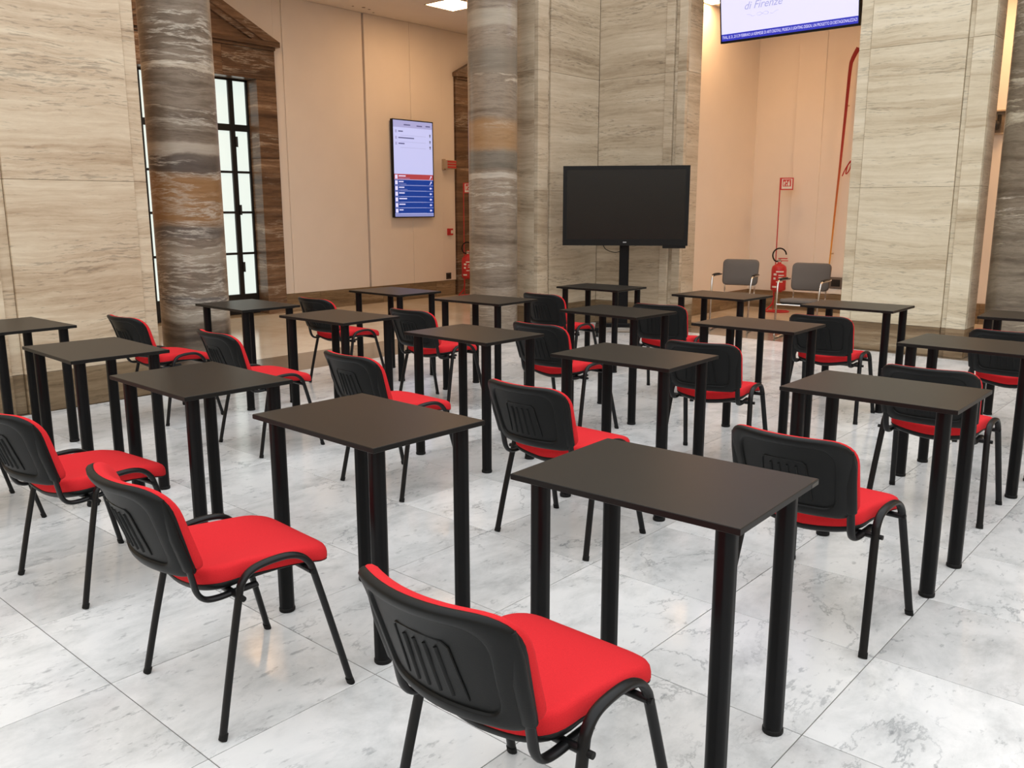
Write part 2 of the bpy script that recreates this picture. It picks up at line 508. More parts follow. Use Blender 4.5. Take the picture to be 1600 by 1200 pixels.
p = pillar_core('pillar', 'grey beige travertine corner pillar behind the big black screen',
                G().box(XW - DEP, XW - 0.03, 8.37, 9.9, 0, ZTOP).box(XW - 0.03, -5.655, YN + 0.03, YN + DEP, 0, ZTOP))
clad(p, 'x', XW, [(8.365, 8.555, 0, 'border_slab'), (8.556, 8.605, -0.025, 'groove_slab'), (8.606, YN - 0.002, 0.0, 'slab')], 'stone_grey')
clad(p, 'y', YN, [(XW + 0.0005, -5.935, 0, 'slab'), (-5.934, -5.82, 0.012, 'border_slab'), (-5.819, -5.765, -0.025, 'groove_slab'), (-5.764, -5.65, 0, 'border_slab')], 'stone_grey')
for k, (z0, z1) in enumerate(zip([0.001] + ZJ, ZJ)):
    slab(p, 'y', 8.365, XW - DEP, XW - 0.062, z0, z1, 0, 'plinth' if k == 0 else 'stone_grey', 'side_slab')
    slab(p, 'x', -5.65, YN + 0.062, YN + DEP, z0, z1, 0, 'plinth' if k == 0 else 'stone_grey', 'side_slab')

p = pillar_core('pillar', 'pale travertine pillar between the hanging display and the grey veined column', G().box(-3.605, -2.335, YN + 0.03, YN + DEP, 0, ZTOP))
clad(p, 'y', YN, [(-3.61, -3.49, -0.008, 'border_slab'), (-3.489, -2.565, 0, 'slab'), (-2.564, -2.515, -0.025, 'groove_slab'), (-2.514, -2.33, 0.0, 'border_slab')], 'stone_cool')
for k, (z0, z1) in enumerate(zip([0.001] + ZJ, ZJ)):
    slab(p, 'x', -2.33, YN + 0.062, YN + DEP, z0, z1, 0, 'plinth' if k == 0 else 'stone_grey', 'side_slab')

# ---- round banded columns
def column(x, y, mat, label):
    o = obj('column', None, None, None, (x, y, 0))
    tag(o, label, None, None, 'structure')
    g = G().lathe([(0.288, 0.0), (0.29, 0.004), (0.29, ZTOP)], n=64)
    obj('shaft', smooth_by_angle(g.mesh('shaft')), mat, o)
    g = G().lathe([(0.30, ZTOP - 0.25), (0.36, ZTOP - 0.12), (0.36, ZTOP)], n=48)
    obj('capital', smooth_by_angle(g.mesh('capital')), mat, o)
    return o
column(-7.22, 3.96, 'column_a', 'dark brown banded stone column with an ochre layer before the frosted door')
column(-7.22, 7.89, 'column_b', 'grey banded stone column beside the corner pillar')
column(-1.94, 9.90, 'column_c', 'grey stone column with white veins beyond the pale pillar')

# ---- upper walls above the colonnades, ceilings, outer walls
struct('wall_west_upper', G().box(XW - 0.6, XW - 0.02, -2, 9.9, 4.62, ZTOP), 'stone', 'stone wall above the west colonnade')
struct('wall_north_upper', G().box(XW, 6.5, YN + 0.02, YN + 0.6, 4.62, ZTOP), 'stone', 'stone wall above the north colonnade')
struct('wall_west_pier', G().box(XW - 0.6, XW, -2.2, 2.18, 0, ZTOP), 'stone', 'stone wall closing the west side of the hall')
struct('wall_north_pier', G().box(0.6, 6.5, YN, YN + 0.5, 0, ZTOP), 'stone', 'stone wall closing the north side of the hall')
struct('wall_east', G().box(6.5, 6.8, -6.5, 13.2, 0, 4.4), 'stone', 'stone wall on the east side of the hall')  # unseen wall, kept low so more daylight reaches the west side
struct('wall_south', G().box(-7.6, 6.8, -6.8, -6.5, 0, 4.4).box(-7.5, XT, -6.5, -2, 0, ZTOP), 'stone', 'stone wall on the south side of the hall')  # also unseen; its long run is lowered for the extra daylight
struct('ceiling_corridor_west', G().box(-11.6, XW - 0.3, -2.2, 14.8, ZC, ZC + 0.2).box(XW - .3, -6.25, 9.9, 14.8, ZC, ZC + .2), 'ceiling', 'plain pale ceiling of the west corridor')
struct('ceiling_corridor_north', G().box(-6.25, 6.8, YN + 0.3, 13.2, ZN, ZN + 0.2), 'ceiling', 'plain pale ceiling of the north corridor')
struct('wall_corridor_end', G().box(-11.6, -6.25, 14.6, 14.9, 0, ZC).box(-11.6, -7.5, -2.3, -2.0, 0, ZC), 'plaster', 'plaster wall at the end of the west corridor')

cl = [o for o in C.objects if o.name == 'ceiling_corridor_west'][0]
for x, y, r in ((-10.75, 8.72, 0.018), (-10.70, 8.88, 0.028), (-10.74, 9.02, 0.022), (-10.86, 9.20, 0.016)):
    obj('ceiling_hole', G().lathe([(r, ZC - 0.002), (r * 0.9, ZC + 0.001)], x, y, 10).mesh('ceiling_hole'), 'core', cl)
# partition between the two corridors
g = G().box(-6.55, -6.25, YN + DEP, 14.6, 0.27, ZC)
wp = struct('wall_partition', g, 'plaster', 'cream plaster wall under the warm lamp beside the corner pillar')
for k in range(3):
    obj('skirting_slab', G().bbox(-6.26, -6.235, 9.98 + k * 0.92, 9.98 + (k + 1) * 0.92 - 0.003, 0, 0.27, 0.002).mesh('skirting_slab'), 'plinth', wp)
obj('wall_foot', G().box(-6.55, -6.26, YN + DEP, 14.6, 0, 0.27).mesh('wall_foot'), 'plinth', wp)

# north corridor back wall
wn = struct('wall_north', G().box(-6.25, 6.5, 12.72, 13.2, 0, ZN), 'plaster', 'cream plaster wall behind the fire extinguisher and grey chairs')
for x0, x1, pr in ((-5.62, -5.22, 0.02), (-4.72, -4.0, 0.02)):
    obj('wall_panel', G().bbox(x0, x1, 12.72 - pr, 12.73, 0.27, ZN - 0.001, 0.003).mesh('wall_panel'), 'plaster', wn)
for k in range(9):
    x0 = -6.23 + k * 1.1
    obj('skirting_slab', G().bbox(x0, x0 + 1.097, 12.69, 12.72, 0, 0.27, 0.002).mesh('skirting_slab'), 'plinth', wn)

# ---- west corridor wall with two pedimented doors (opening edges)
XB = -11.0
D1, D2 = (5.30, 7.16), (11.36, 13.22)
JW = 0.31
_o = 0.15
ww = struct('wall_west', G().box(-11.6, XB - 0.04, -2, D1[0] - _o, 0, ZC).box(-11.6, XB - 0.04, D1[1] + _o, D2[0] - _o, 0, ZC).box(-11.6, XB - 0.04, D2[1] + _o, 14.6, 0, ZC)
            .box(-11.6, XB - 0.04, D1[0] - _o, D1[1] + _o, 3.4, ZC).box(-11.6, XB - 0.04, D2[0] - _o, D2[1] + _o, 3.4, ZC), 'shadow_gap', 'cream plaster wall carrying the tall display')
# plaster panels with narrow grooves between them
for y0, y1, pr in ((-2.0, 4.94, 0), (4.94, D1[1] + JW + 0.02, 0), (D1[1] + JW + 0.02, 7.63, 0), (7.632, 9.065, 0.012), (9.105, 10.03, 0.012), (10.031, 10.73, 0.018), (10.731, 11.03, 0.010)):
    z0 = 0.27 if pr or y0 < 0 or y0 > 7.3 else 3.70
    obj('plaster_panel', G().bbox(XB - 0.05, XB + pr, y0, y1, z0, ZC - 0.001, 0.004).mesh('plaster_panel'), 'plaster', ww)
obj('plaster_panel', G().bbox(XB - 0.05, XB, 11.03, 14.6, 3.70, ZC - 0.001, 0.004).mesh('plaster_panel'), 'plaster', ww)
ys = [7.49, 8.1, 8.75, 9.35, 9.95, 10.55, 11.02]
for y0, y1 in zip(ys, ys[1:]):
    obj('skirting_slab', G().bbox(XB - 0.05, XB + 0.004, y0, y1 - 0.003, 0, 0.268, 0.002).mesh('skirting_slab'), 'plinth', ww)

def pediment_door(name, y0, y1, label):
    d = tag(obj(name, None, None, None, (XB, (y0 + y1) / 2, 0)), label, None, None, 'structure')
    h = (y1 - y0) / 2
    f = 0.04                                          # stone stands proud of the plaster
    def part(n, g, mat, par=d):
        return obj(n, g.mesh(n), mat, par)
    for s in (-1, 1):
        a, b = sorted((s * h, s * (h + JW)))
        for z0, z1 in ((0, 1.05), (1.05, 2.2), (2.2, 3.26)):
            part('jamb', G().bbox(-0.32, f, a, b, z0 + .001, z1 - .001, 0.003), 'brown')
    for a, b in ((-h - JW, -0.33 * h), (-0.33 * h, 0.45 * h), (0.45 * h, h + JW)):
        part('lintel', G().bbox(-0.32, f, a + .001, b - .001, 3.261, 3.66, 0.003), 'brown')
    H = h + JW + 0.05
    part('cornice', G().bbox(-0.05, f + 0.03, -H + .05, H - .05, 3.66, 3.70, 0.004).bbox(-0.05, f + 0.08, -H, H, 3.70, 3.765, 0.006), 'brown')
    zt = 4.40
    # tympanum and the two raking cornices
    def prism(pts, x0, x1):
        n = len(pts)
        g = G()
        g.add([(x0, y, z) for y, z in pts] + [(x1, y, z) for y, z in pts],
              [tuple(range(n)), tuple(range(n, 2 * n))[::-1]] + [(i, (i + 1) % n, n + (i + 1) % n, n + i) for i in range(n)])
        return g
    part('tympanum', prism([(-H + .2, 3.765), (H - .2, 3.765), (0, zt - 0.1)], -0.05, f - 0.01), 'brown')
    for s in (-1, 1):
        rc = part('raking_cornice', prism([(s * H, 3.765), (s * (H - 0.26), 3.765), (0, zt - 0.13), (0, zt)], -0.05, f + 0.08), 'brown')
        part('raking_moulding', prism([(s * (H - .26), 3.766), (s * (H - 0.40), 3.766), (0, zt - 0.21), (0, zt - .13)], -0.05, f + 0.04), 'brown', rc)
    # steel frame with frosted panes, set 20 cm back
    xs0, xs1 = -0.25, -0.20
    fr = part('steel_frame', G().box(xs0, xs1, -h, -h + 0.035, 0, 3.26).box(xs0, xs1, h - 0.03, h, 0, 3.26).box(xs0, xs1, -h, h, 3.235, 3.26)
              .box(xs0, xs1 + 0.005, -h, h, 0, 0.10), 'steel')
    part('kick_panel', G().bbox(xs0, xs1 + 0.01, -h + 0.03, h - 0.03, 0.02, 0.30, 0.004), 'steel')
    cols = [-h + 0.035, -h + 0.27, -0.0, h - 0.27, h - 0.03]
    for c in cols[1:-1]:
        part('stile', G().bbox(xs0, xs1 + 0.012, c - 0.037, c + 0.037, 0.0, 3.24, 0.004), 'steel')
    for z, t in ((2.61, 0.045), (2.01, 0.016), (1.455, 0.016), (0.88, 0.016)):
        part('glazing_bar', G().box(xs0, xs1 + 0.006, -h, h, z - t, z + t), 'steel')
    for z in (2.35, 1.42, 0.62):
        part('hinge', G().lathe([(0.018, z), (0.018, z + 0.14)], xs1 + 0.03, h - 0.235, 10), 'steel')
    zr = [0.30, 0.88, 1.455, 2.01, 2.61, 3.24]
    for a, b in zip(cols, cols[1:]):
        for z0, z1 in zip(zr, zr[1:]):
            part('pane', G().box(xs0 + 0.015, xs0 + 0.027, a + 0.002, b - 0.002, z0 + .002, z1 - .002), 'pane')
    part('stone_reveal', G().box(-0.34, -0.30, -h, h, 0, 3.26), 'steel')
    part('door_sill', G().box(-0.3, f, -h, h, 0.0, 0.012), 'plinth')
    return d
pediment_door('door_1', *D1, 'steel framed frosted glass door under a brown stone pediment beside the tall display')
pediment_door('door_2', *D2, 'brown stone pedimented doorway half hidden by the grey banded column')

# ---- recessed ceiling lamps of the corridors
def ceiling_lamp(x, y, z, label, mat='lamp'):
    t = thing('ceiling_lamp', label, 'lamp', (x, y, z), 0, 'square recessed corridor lamps')
    g = G()
    s, w = 0.295, 0.018
    g.box(-s, s, -s, -s + w, -0.012, 0).box(-s, s, s - w, s, -0.012, 0).box(-s, -s + w, -s + w, s - w, -0.012, 0).box(s - w, s, -s + w, s - w, -0.012, 0)
    obj('lamp_frame', g.mesh('lamp_frame'), 'ceiling', t)
    obj('diffuser', G().box(-s + w, s - w, -s + w, s - w, -0.008, -0.002).mesh('diffuser'), mat, t)
    return t
ceiling_lamp(-9.57, 9.61, ZC, 'glowing square ceiling lamp above the tall wall display')
for k, (x, y) in enumerate(((-9.57, 5.6), (-9.57, 1.6), (-9.57, 13.2))):
    ceiling_lamp(x, y, ZC, ['square ceiling lamp before the frosted glass door', 'square ceiling lamp behind the tall beige pillar', 'square ceiling lamp before the half hidden doorway'][k])
ceiling_lamp(-5.95, 10.90, ZN, 'square ceiling lamp close to the cream wall behind the hanging display', 'lamp_soft')
ceiling_lamp(-2.95, 11.75, ZN, 'square ceiling lamp behind the pale pillar', 'lamp_strong')
ceiling_lamp(0.25, 11.75, ZN, 'square ceiling lamp behind the grey veined column', 'lamp')

# ================================================================ furniture
# ---- exam desks
def make_desk():
    t = obj('desk', None)
    W, D, H, th, ins = 0.348, 0.251, 0.774, 0.018, 0.061
    top = obj('table_top', G().bbox(-W, W, -D, D, H - th, H, 0.0012).mesh('table_top'), 'top', t)
    eg = G()
    e = 0.0008
    eg.box(-W - e, W + e, -D - e, -D, H - th + .0015, H - .0015).box(-W - e, W + e, D, D + e, H - th + .0015, H - .0015)
    eg.box(-W - e, -W, -D, D, H - th + .0015, H - .0015).box(W, W + e, -D, D, H - th + .0015, H - .0015)
    obj('edge_band', eg.mesh('edge_band'), 'edge', top)
    n = 28
    lv, lf = [], []
    for z in (0.012, H - th - 0.004):
        for i in range(n):
            a = 2 * PI * i / n
            r = 0.0285 if i % 7 else 0.0262             # shallow extrusion grooves
            lv.append((r * math.cos(a), r * math.sin(a), z))
    lf = [(i, (i + 1) % n, n + (i + 1) % n, n + i) for i in range(n)] + [tuple(range(n))[::-1], tuple(range(n, 2 * n))]
    leg_me = smooth_by_angle(mesh_of('leg', lv, lf), 50)
    foot_me = G().lathe([(0.029, 0.0), (0.0305, 0.003), (0.0305, 0.013), (0.028, 0.016)], n=24).mesh('foot_cap')
    plate_me = G().lathe([(0.045, H - th - 0.004), (0.045, H - th)], n=20).mesh('fixing_plate')
    for sx in (-1, 1):
        for sy in (-1, 1):
            l = obj('leg', leg_me, 'leg', t, (sx * (W - ins), sy * (D - ins), 0))
            obj('foot_cap', foot_me, 'cap', l)
            obj('fixing_plate', plate_me, 'leg', l)
    return t

desks = {1: (-6.153, 2.096, 1.5), 2: (-4.766, 2.015, -2.4), 3: (-3.562, 1.951, -1.4), 4: (-2.412, 1.955, -1.1), 5: (-1.232, 2.048, 2.1),
         6: (-6.07, 3.769, -1.3), 7: (-4.927, 3.779, 1.5), 8: (-3.624, 3.778, -0.8), 9: (-2.447, 3.741, 1.4), 10: (-1.182, 3.71, 0.0),
         11: (-6.065, 5.29, -0.7), 12: (-4.934, 5.297, 2.1), 13: (-3.625, 5.309, -2.7), 14: (-2.518, 5.302, 0.9), 15: (-1.209, 5.282, -1.6),
         16: (-4.878, 6.858, 1.2), 17: (-3.621, 6.889, -2.4), 18: (-2.432, 6.82, 0.3), 19: (-1.213, 6.929, 3.4)}
ROW = ['row closest to the camera', 'second row from the camera', 'third row from the camera', 'back row near the black screen']
ORD = ['first', 'second', 'third', 'fourth', 'fifth']
def place(k):
    r = (k - 1) // 5
    return r, (k - 1) % 5
proto = make_desk()
for k, (x, y, a) in desks.items():
    o = proto if k == 1 else copy_tree(proto)
    o.location = (x, y, 0)
    o.rotation_euler = (0, 0, R(a))
    r, c = place(k)
    tag(o, 'black desk, %s from the beige pillar side, in the %s' % (ORD[c], ROW[r]), 'desk', 'black single desks in rows')
    if k == 5:
        tt = [ch for ch in o.children if ch.name.startswith('table_top')][0]
        obj('worn_corner', G().box(0.3478, 0.3496, 0.20, 0.247, 0.758, 0.769).mesh('worn_corner'), 'chip', tt)['label'] = 'worn grey chipped corner edge'

# ---- red upholstered stacking chairs
def rounded_poly(corners, radii, n=8):
    """outline through rounded corners (counter-clockwise)"""
    out = []
    m = len(corners)
    for i in range(m):
        p0, p1, p2 = Vector(corners[i - 1]), Vector(corners[i]), Vector(corners[(i + 1) % m])
        a, b = (p0 - p1).normalized(), (p2 - p1).normalized()
        ang = a.angle(b)
        t = radii[i] / math.tan(ang / 2)
        s, e = p1 + a * t, p1 + b * t
        for k in range(n + 1):
            u = k / n
            out.append(s.lerp(p1, u).lerp(p1.lerp(e, u), u))
    # fill the straight runs
    res = []
    for i in range(len(out)):
        a, b = out[i], out[(i + 1) % len(out)]
        res.append(a)
        ln = (b - a).length
        k = int(ln / 0.03)
        for j in range(1, k + 1):
            res.append(a.lerp(b, j / (k + 1)))
    return res

def rings(outline, centre, prof, fn):
    """closed skin over an outline: prof = (scale, offset) from the back centre to the front centre"""
    n = len(outline)
    c = Vector(centre)
    v, f = [], []
    for s, off in prof:
        for q in outline:
            p = c + (q - c) * s
            v.append(fn(p.x, p.y, off))
    m = len(prof)
    for k in range(m - 1):
        for i in range(n):
            j = (i + 1) % n
            f.append((k * n + i, k * n + j, (k + 1) * n + j, (k + 1) * n + i))
    a = len(v)
    v.append(fn(c.x, c.y, prof[0][1]))
    v.append(fn(c.x, c.y, prof[-1][1]))
    for i in range(n):
        j = (i + 1) % n
        f.append((a, j, i))
        f.append((a + 1, (m - 1) * n + i, (m - 1) * n + j))
    return v, f

def make_chair():
    t = obj('stacking_chair', None)
    # seat
    ol = rounded_poly([(-0.200, -0.222), (0.200, -0.222), (0.216, 0.208), (-0.216, 0.208)], [0.10, 0.10, 0.075, 0.075])
    def seat_fn(x, y, off):
        if off < 0:
            off *= max(0.3, min(1.0, (0.12 - y) / 0.25))
        z = 0.430 + off
        z += 0.028 * (x / 0.21) ** 2 * max(0.0, min(1.0, (0.16 - y) / 0.25))
        z -= 0.013 * (1 - min(1, abs(x) / 0.21)) * max(0.0, min(1.0, (0.1 - y) / 0.3))
        if y > 0.09:
            z -= ((y - 0.09) / 0.12) ** 2 * 0.016
        if y < -0.15:
            z += ((-0.15 - y) / 0.08) ** 2 * 0.012
        return (x, y, z)
    v, f = rings(ol, (0, 0), [(0.5, -0.022), (0.94, -0.020), (0.985, -0.013), (1.0, 0.002), (1.0, 0.018), (0.99, 0.030), (0.965, 0.039), (0.92, 0.044), (0.8, 0.047), (0.55, 0.047), (0.25, 0.046)], seat_fn)
    seat = obj('seat', mesh_of('seat', v, f, True), 'red', t)
    v, f = rings(ol, (0, 0), [(0.4, -0.032), (0.90, -0.030), (0.975, -0.024), (0.998, -0.013), (0.99, -0.007), (0.95, -0.010), (0.5, -0.016)], seat_fn)
    obj('seat_pan', mesh_of('seat_pan', v, f, True), 'plastic', seat)
    # backrest: red pad in front, black shell behind
    bo = rounded_poly([(-0.206, 0.484), (0.206, 0.484), (0.230, 0.776), (-0.230, 0.776)], [0.058, 0.058, 0.085, 0.085])
    po = rounded_poly([(-0.216, 0.502), (0.216, 0.502), (0.230, 0.776), (-0.230, 0.776)], [0.045, 0.045, 0.085, 0.085])
    def back_fn(x, z, off):
        y = -0.232 - (z - 0.5) * 0.355 - 0.066 * (1 - (x / 0.225) ** 2) - 1.6 * max(0, z - 0.69) ** 2
        zz = z
        return (x, y + off, zz)
    v, f = rings(po, (0, 0.641), [(0.5, -0.004), (0.95, -0.004), (0.99, 0.003), (1.0, 0.013), (0.985, 0.024), (0.94, 0.032), (0.8, 0.037), (0.4, 0.038)], back_fn)
    pad = obj('backrest_pad', mesh_of('backrest_pad', v, f, True), 'red', t)
    prof = [(0.3, -0.013), (0.60, -0.013), (0.742, -0.0135), (0.758, -0.0135), (0.763, -0.0205), (0.785, -0.0225), (0.84, -0.0235), (0.90, -0.0225), (0.955, -0.019), (0.99, -0.011), (1.004, 0.0), (1.0, 0.006), (0.97, 0.006), (0.5, 0.0)]
    v, f = rings(bo, (0, 0.641), prof, back_fn)
    shell = obj('back_shell', mesh_of('back_shell', v, f, True), 'plastic', t)
    # moulded trapezoid and ribs on the shell
    g = G()
    def on_shell(x, z, o=-0.0132):
        return back_fn(x, z, o)
    frame_pts = [(-0.088, 0.545), (-0.082, 0.61), (-0.078, 0.677), (-0.066, 0.687), (0, 0.689), (0.066, 0.687), (0.078, 0.677), (0.082, 0.61), (0.088, 0.545)]
    g.tube([on_shell(x, z) for x, z in frame_pts], 0.0030, 0.0026, n=6)
    for x in (-0.045, -0.015, 0.015, 0.045):
        pts = [(x * 1.12, 0.545), (x * 1.05, 0.60), (x, 0.655), (x, 0.668)]
        g.tube([on_shell(a, b) for a, b in pts], 0.0055, 0.0030, n=8)
    obj('shell_rib', smooth_by_angle(g.mesh('shell_rib'), 60), 'plastic', shell)
    # sleeves that take the upright tubes
    for s in (-1, 1):
        sl = [back_fn(s * (0.197 + 0.05 * (z - 0.52)), z, -0.009 + 0.012 * max(0, (z - 0.62) / 0.12)) for z in (0.516, 0.52, 0.56, 0.62, 0.68, 0.74)]
        obj('shell_sleeve', smooth_by_angle(G().tube(sl, 0.0235, 0.0150, side=(1, 0, 0), n=14, scale=[0.9, 1, 1, 1, 0.9, 0.5]).mesh('shell_sleeve'), 50), 'plastic', shell)
    # side frames: one bent oval tube makes a front and a rear leg
    for s in (-1, 1):
        path = [(s * 0.265, 0.214, 0.004), (s * 0.254, 0.165, 0.20), (s * 0.242, 0.112, 0.405), (s * 0.240, 0.096, 0.446), (s * 0.239, 0.066, 0.474), (s * 0.238, 0.02, 0.487),
                (s * 0.238, -0.05, 0.486), (s * 0.238, -0.098, 0.474), (s * 0.239, -0.127, 0.446), (s * 0.241, -0.140, 0.405), (s * 0.254, -0.188, 0.20), (s * 0.265, -0.230, 0.004)]
        fr = obj('leg_frame', smooth_by_angle(G().tube(spline(path, 4), 0.0148, 0.0102, side=(1, 0, 0), n=12).mesh('leg_frame'), 50), 'frame', t)
        for y, w in ((0.2145, 1), (-0.2305, -1)):
            cp = G().tube([(s * 0.2655, y, 0.0), (s * 0.2640, y - 0.006 * w, 0.020)], 0.0162, 0.0118, side=(1, 0, 0), n=12)
            obj('foot_cap', cp.mesh('foot_cap'), 'cap', fr)
        up = [(s * 0.200, -0.06, 0.412), (s * 0.198, -0.13, 0.408), (s * 0.196, -0.185, 0.405), (s * 0.196, -0.222, 0.413), (s * 0.197, -0.244, 0.440), (s * 0.198, -0.255, 0.485), (s * 0.198, -0.268, 0.54), (s * 0.198, -0.295, 0.62)]
        obj('back_upright', smooth_by_angle(G().tube(spline(up, 4), 0.0145, 0.0085, side=(1, 0, 0), n=12).mesh('back_upright'), 50), 'frame', t)
    for y, z in ((0.104, 0.416), (-0.137, 0.408)):
        br = obj('cross_bar', smooth_by_angle(G().tube([(-0.245, y, z), (0.245, y, z)], 0.0105, n=12).mesh('cross_bar'), 50), 'frame', t)
        for s in (-1, 1):
            obj('bolt_cap', smooth_by_angle(G().tube([(s * 0.243, y, z), (s * (0.256 if y > 0 else 0.266), y, z)], 0.0085, n=10).mesh('bolt_cap'), 50), 'cap', br)
    return t

chairs = {2: (-4.775, 1.38, -4.3), 3: (-3.584, 1.475, 4.4), 4: (-2.382, 1.405, -3.9), 5: (-1.20, 1.455, 0),
          6: (-6.07, 3.125, 1.9), 7: (-4.84, 3.13, -3.9), 8: (-3.572, 3.145, -2.8), 9: (-2.387, 3.145, -1.0), 10: (-1.165, 3.095, -2),
          11: (-6.08, 4.75, 0), 12: (-4.86, 4.71, 2), 13: (-3.62, 4.72, 0), 14: (-2.47, 4.70, 10), 15: (-1.205, 4.69, 2),
          16: (-4.88, 6.30, 0), 17: (-3.71, 6.22, 12), 18: (-2.42, 6.35, 4), 19: (-1.21, 6.33, 0)}
proto = make_chair()
first = True
for k, (x, y, a) in chairs.items():
    o = proto if first else copy_tree(proto)
    first = False
    o.location = (x, y, 0)
    o.rotation_euler = (0, 0, R(a))
    r, c = place(k)
    tag(o, 'red padded chair at the %s desk of the %s' % (ORD[c], ROW[r]), 'chair', 'red padded stacking chairs at the desks')

# ---- grey cantilever armchairs in the corridor opening (facing -Y)
def make_armchair():
    t = obj('armchair', None)
    w = 0.235
    so = rounded_poly([(-0.225, -0.22), (0.225, -0.22), (0.215, 0.21), (-0.215, 0.21)], [0.06] * 4)
    v, f = rings(so, (0, 0), [(0.5, -0.03), (0.95, -0.028), (1.0, -0.012), (0.99, 0.008), (0.95, 0.018), (0.7, 0.022), (0.3, 0.022)], lambda x, y, o: (x, y, 0.44 + o - 0.01 * (y / 0.2)))
    seat = obj('seat', mesh_of('seat', v, f, True), 'grey', t)
    v, f = rings(so, (0, 0), [(0.5, -0.045), (0.93, -0.043), (0.985, -0.032), (0.96, -0.026), (0.5, -0.02)], lambda x, y, o: (x, y, 0.44 + o - 0.01 * (y / 0.2)))
    obj('seat_pan', mesh_of('seat_pan', v, f, True), 'plastic', seat)
    bo = rounded_poly([(-0.225, 0.535), (0.225, 0.535), (0.232, 0.865), (-0.232, 0.865)], [0.065] * 4)
    v, f = rings(bo, (0, 0.70), [(0.4, -0.020), (0.9, -0.020), (0.97, -0.014), (1.0, 0.0), (0.98, 0.014), (0.9, 0.022), (0.4, 0.024)],
                 lambda x, z, o: (x, 0.235 + (z - 0.5) * 0.16 + 0.02 * (1 - (x / .23) ** 2) - o, z))
    obj('backrest', mesh_of('backrest', v, f, True), 'grey', t)
    for s in (-1, 1):
        p = [(s * w, 0.255, 0.012), (s * w, -0.20, 0.012), (s * w, -0.245, 0.018), (s * w, -0.262, 0.05), (s * w, -0.250, 0.25), (s * w * 1.02, -0.222, 0.52), (s * w * 1.04, -0.198, 0.635), (s * w * 1.05, -0.165, 0.668), (s * w * 1.05, -0.11, 0.676), (s * w * 1.05, 0.13, 0.672), (s * w * 1.02, 0.245, 0.672)]
        obj('chrome_frame', smooth_by_angle(G().tube(spline(p, 5), 0.0115, n=10).mesh('chrome_frame'), 50), 'chrome', t)
        pd = [(s * w * 1.05, -0.125, 0.685), (s * w * 1.06, 0.0, 0.692), (s * w * 1.05, 0.14, 0.686)]
        obj('arm_pad', smooth_by_angle(G().tube(spline(pd, 4), 0.021, 0.010, side=(1, 0, 0), n=10).mesh('arm_pad'), 50), 'plastic', t)
        sp = [(s * 0.19, 0.05, 0.405), (s * 0.19, 0.20, 0.405), (s * 0.19, 0.245, 0.43), (s * 0.19, 0.252, 0.52), (s * 0.19, 0.27, 0.62)]
        obj('back_support', smooth_by_angle(G().tube(spline(sp, 4), 0.009, n=8).mesh('back_support'), 50), 'chrome', t)
    obj('seat_rail', smooth_by_angle(G().tube([(-w, -0.243, 0.405), (w, -0.243, 0.405)], 0.009, n=8).mesh('seat_rail'), 50), 'chrome', t)
    obj('floor_rail', smooth_by_angle(G().tube([(-w, 0.25, 0.012), (w, 0.25, 0.012)], 0.0105, n=8).mesh('floor_rail'), 50), 'chrome', t)
    return t
a1 = make_armchair()
a1.location = (-5.16, 10.15, 0)
a1.rotation_euler = (0, 0, R(14))
tag(a1, 'grey fabric armchair with chrome frame beside the corner pillar', 'armchair', 'grey visitor armchairs with chrome frames')
a2 = copy_tree(a1)
a2.location = (-4.19, 9.97, 0)
a2.rotation_euler = (0, 0, R(7))
tag(a2, 'grey fabric armchair with chrome frame beside the pale pillar', 'armchair', 'grey visitor armchairs with chrome frames')

# ---- big black display on a wheeled stand
tv = thing('display_stand', 'large switched-off black display on a wheeled stand before the corner pillar', 'display', (-5.97, 8.855, 0), R(34.1))
W2, z0, z1 = 0.742, 1.07, 2.0
obj('screen_housing', G().bbox(-W2, W2, -0.03, 0.05, z0, z1, 0.008).mesh('screen_housing'), 'bezel', tv)
obj('screen_glass', G().box(-W2 + 0.045, W2 - 0.045, -0.0325, -0.0295, z0 + 0.075, z1 - 0.045).mesh('screen_glass'), 'screen', tv)
fg = G().box(-W2, -W2 + 0.045, -0.038, -0.029, z0, z1).box(W2 - 0.045, W2, -0.038, -0.029, z0, z1).box(-W2 + .045, W2 - .045, -0.038, -0.029, z1 - 0.045, z1).box(-W2 + .045, W2 - .045, -0.038, -0.029, z0, z0 + 0.075)
bz = obj('bezel', fg.mesh('bezel'), 'bezel', tv)
obj('logo_mark', G().box(-0.02, 0.02, -0.0395, -0.037, z0 + 0.035, z0 + 0.045).mesh('logo_mark'), 'silver', bz)
obj('port_strip', G().bbox(0.45, 0.72, -0.03, 0.04, z0 - 0.03, z0 + 0.002, 0.004).mesh('port_strip'), 'bezel', tv)
obj('pole', G().bbox(-0.058, 0.058, 0.06, 0.12, 0.10, 1.75, 0.006).mesh('pole'), 'leg', tv)
obj('mount_bracket', G().bbox(-0.28, 0.28, 0.045, 0.07, 1.35, 1.72, 0.004).mesh('mount_bracket'), 'leg', tv)
for s in (-1, 1):
    obj('base_foot', G().bbox(s * 0.30 - 0.03, s * 0.30 + 0.03, -0.33, 0.30, 0.07, 0.115, 0.006).mesh('base_foot'), 'leg', tv)
    for y in (-0.29, 0.26):
        cs = obj('caster', smooth_by_angle(G().tube([(s * 0.30 - 0.014, y, 0.034), (s * 0.30 + 0.014, y, 0.034)], 0.034, n=16).mesh('caster'), 40), 'cap', tv)
        obj('caster_fork', G().box(s * 0.30 - 0.02, s * 0.30 + 0.02, y - 0.015, y + 0.015, 0.045, 0.075).mesh('caster_fork'), 'leg', cs)
obj('base_beam', G().bbox(-0.33, 0.33, 0.05, 0.13, 0.07, 0.12, 0.006).mesh('base_beam'), 'leg', tv)
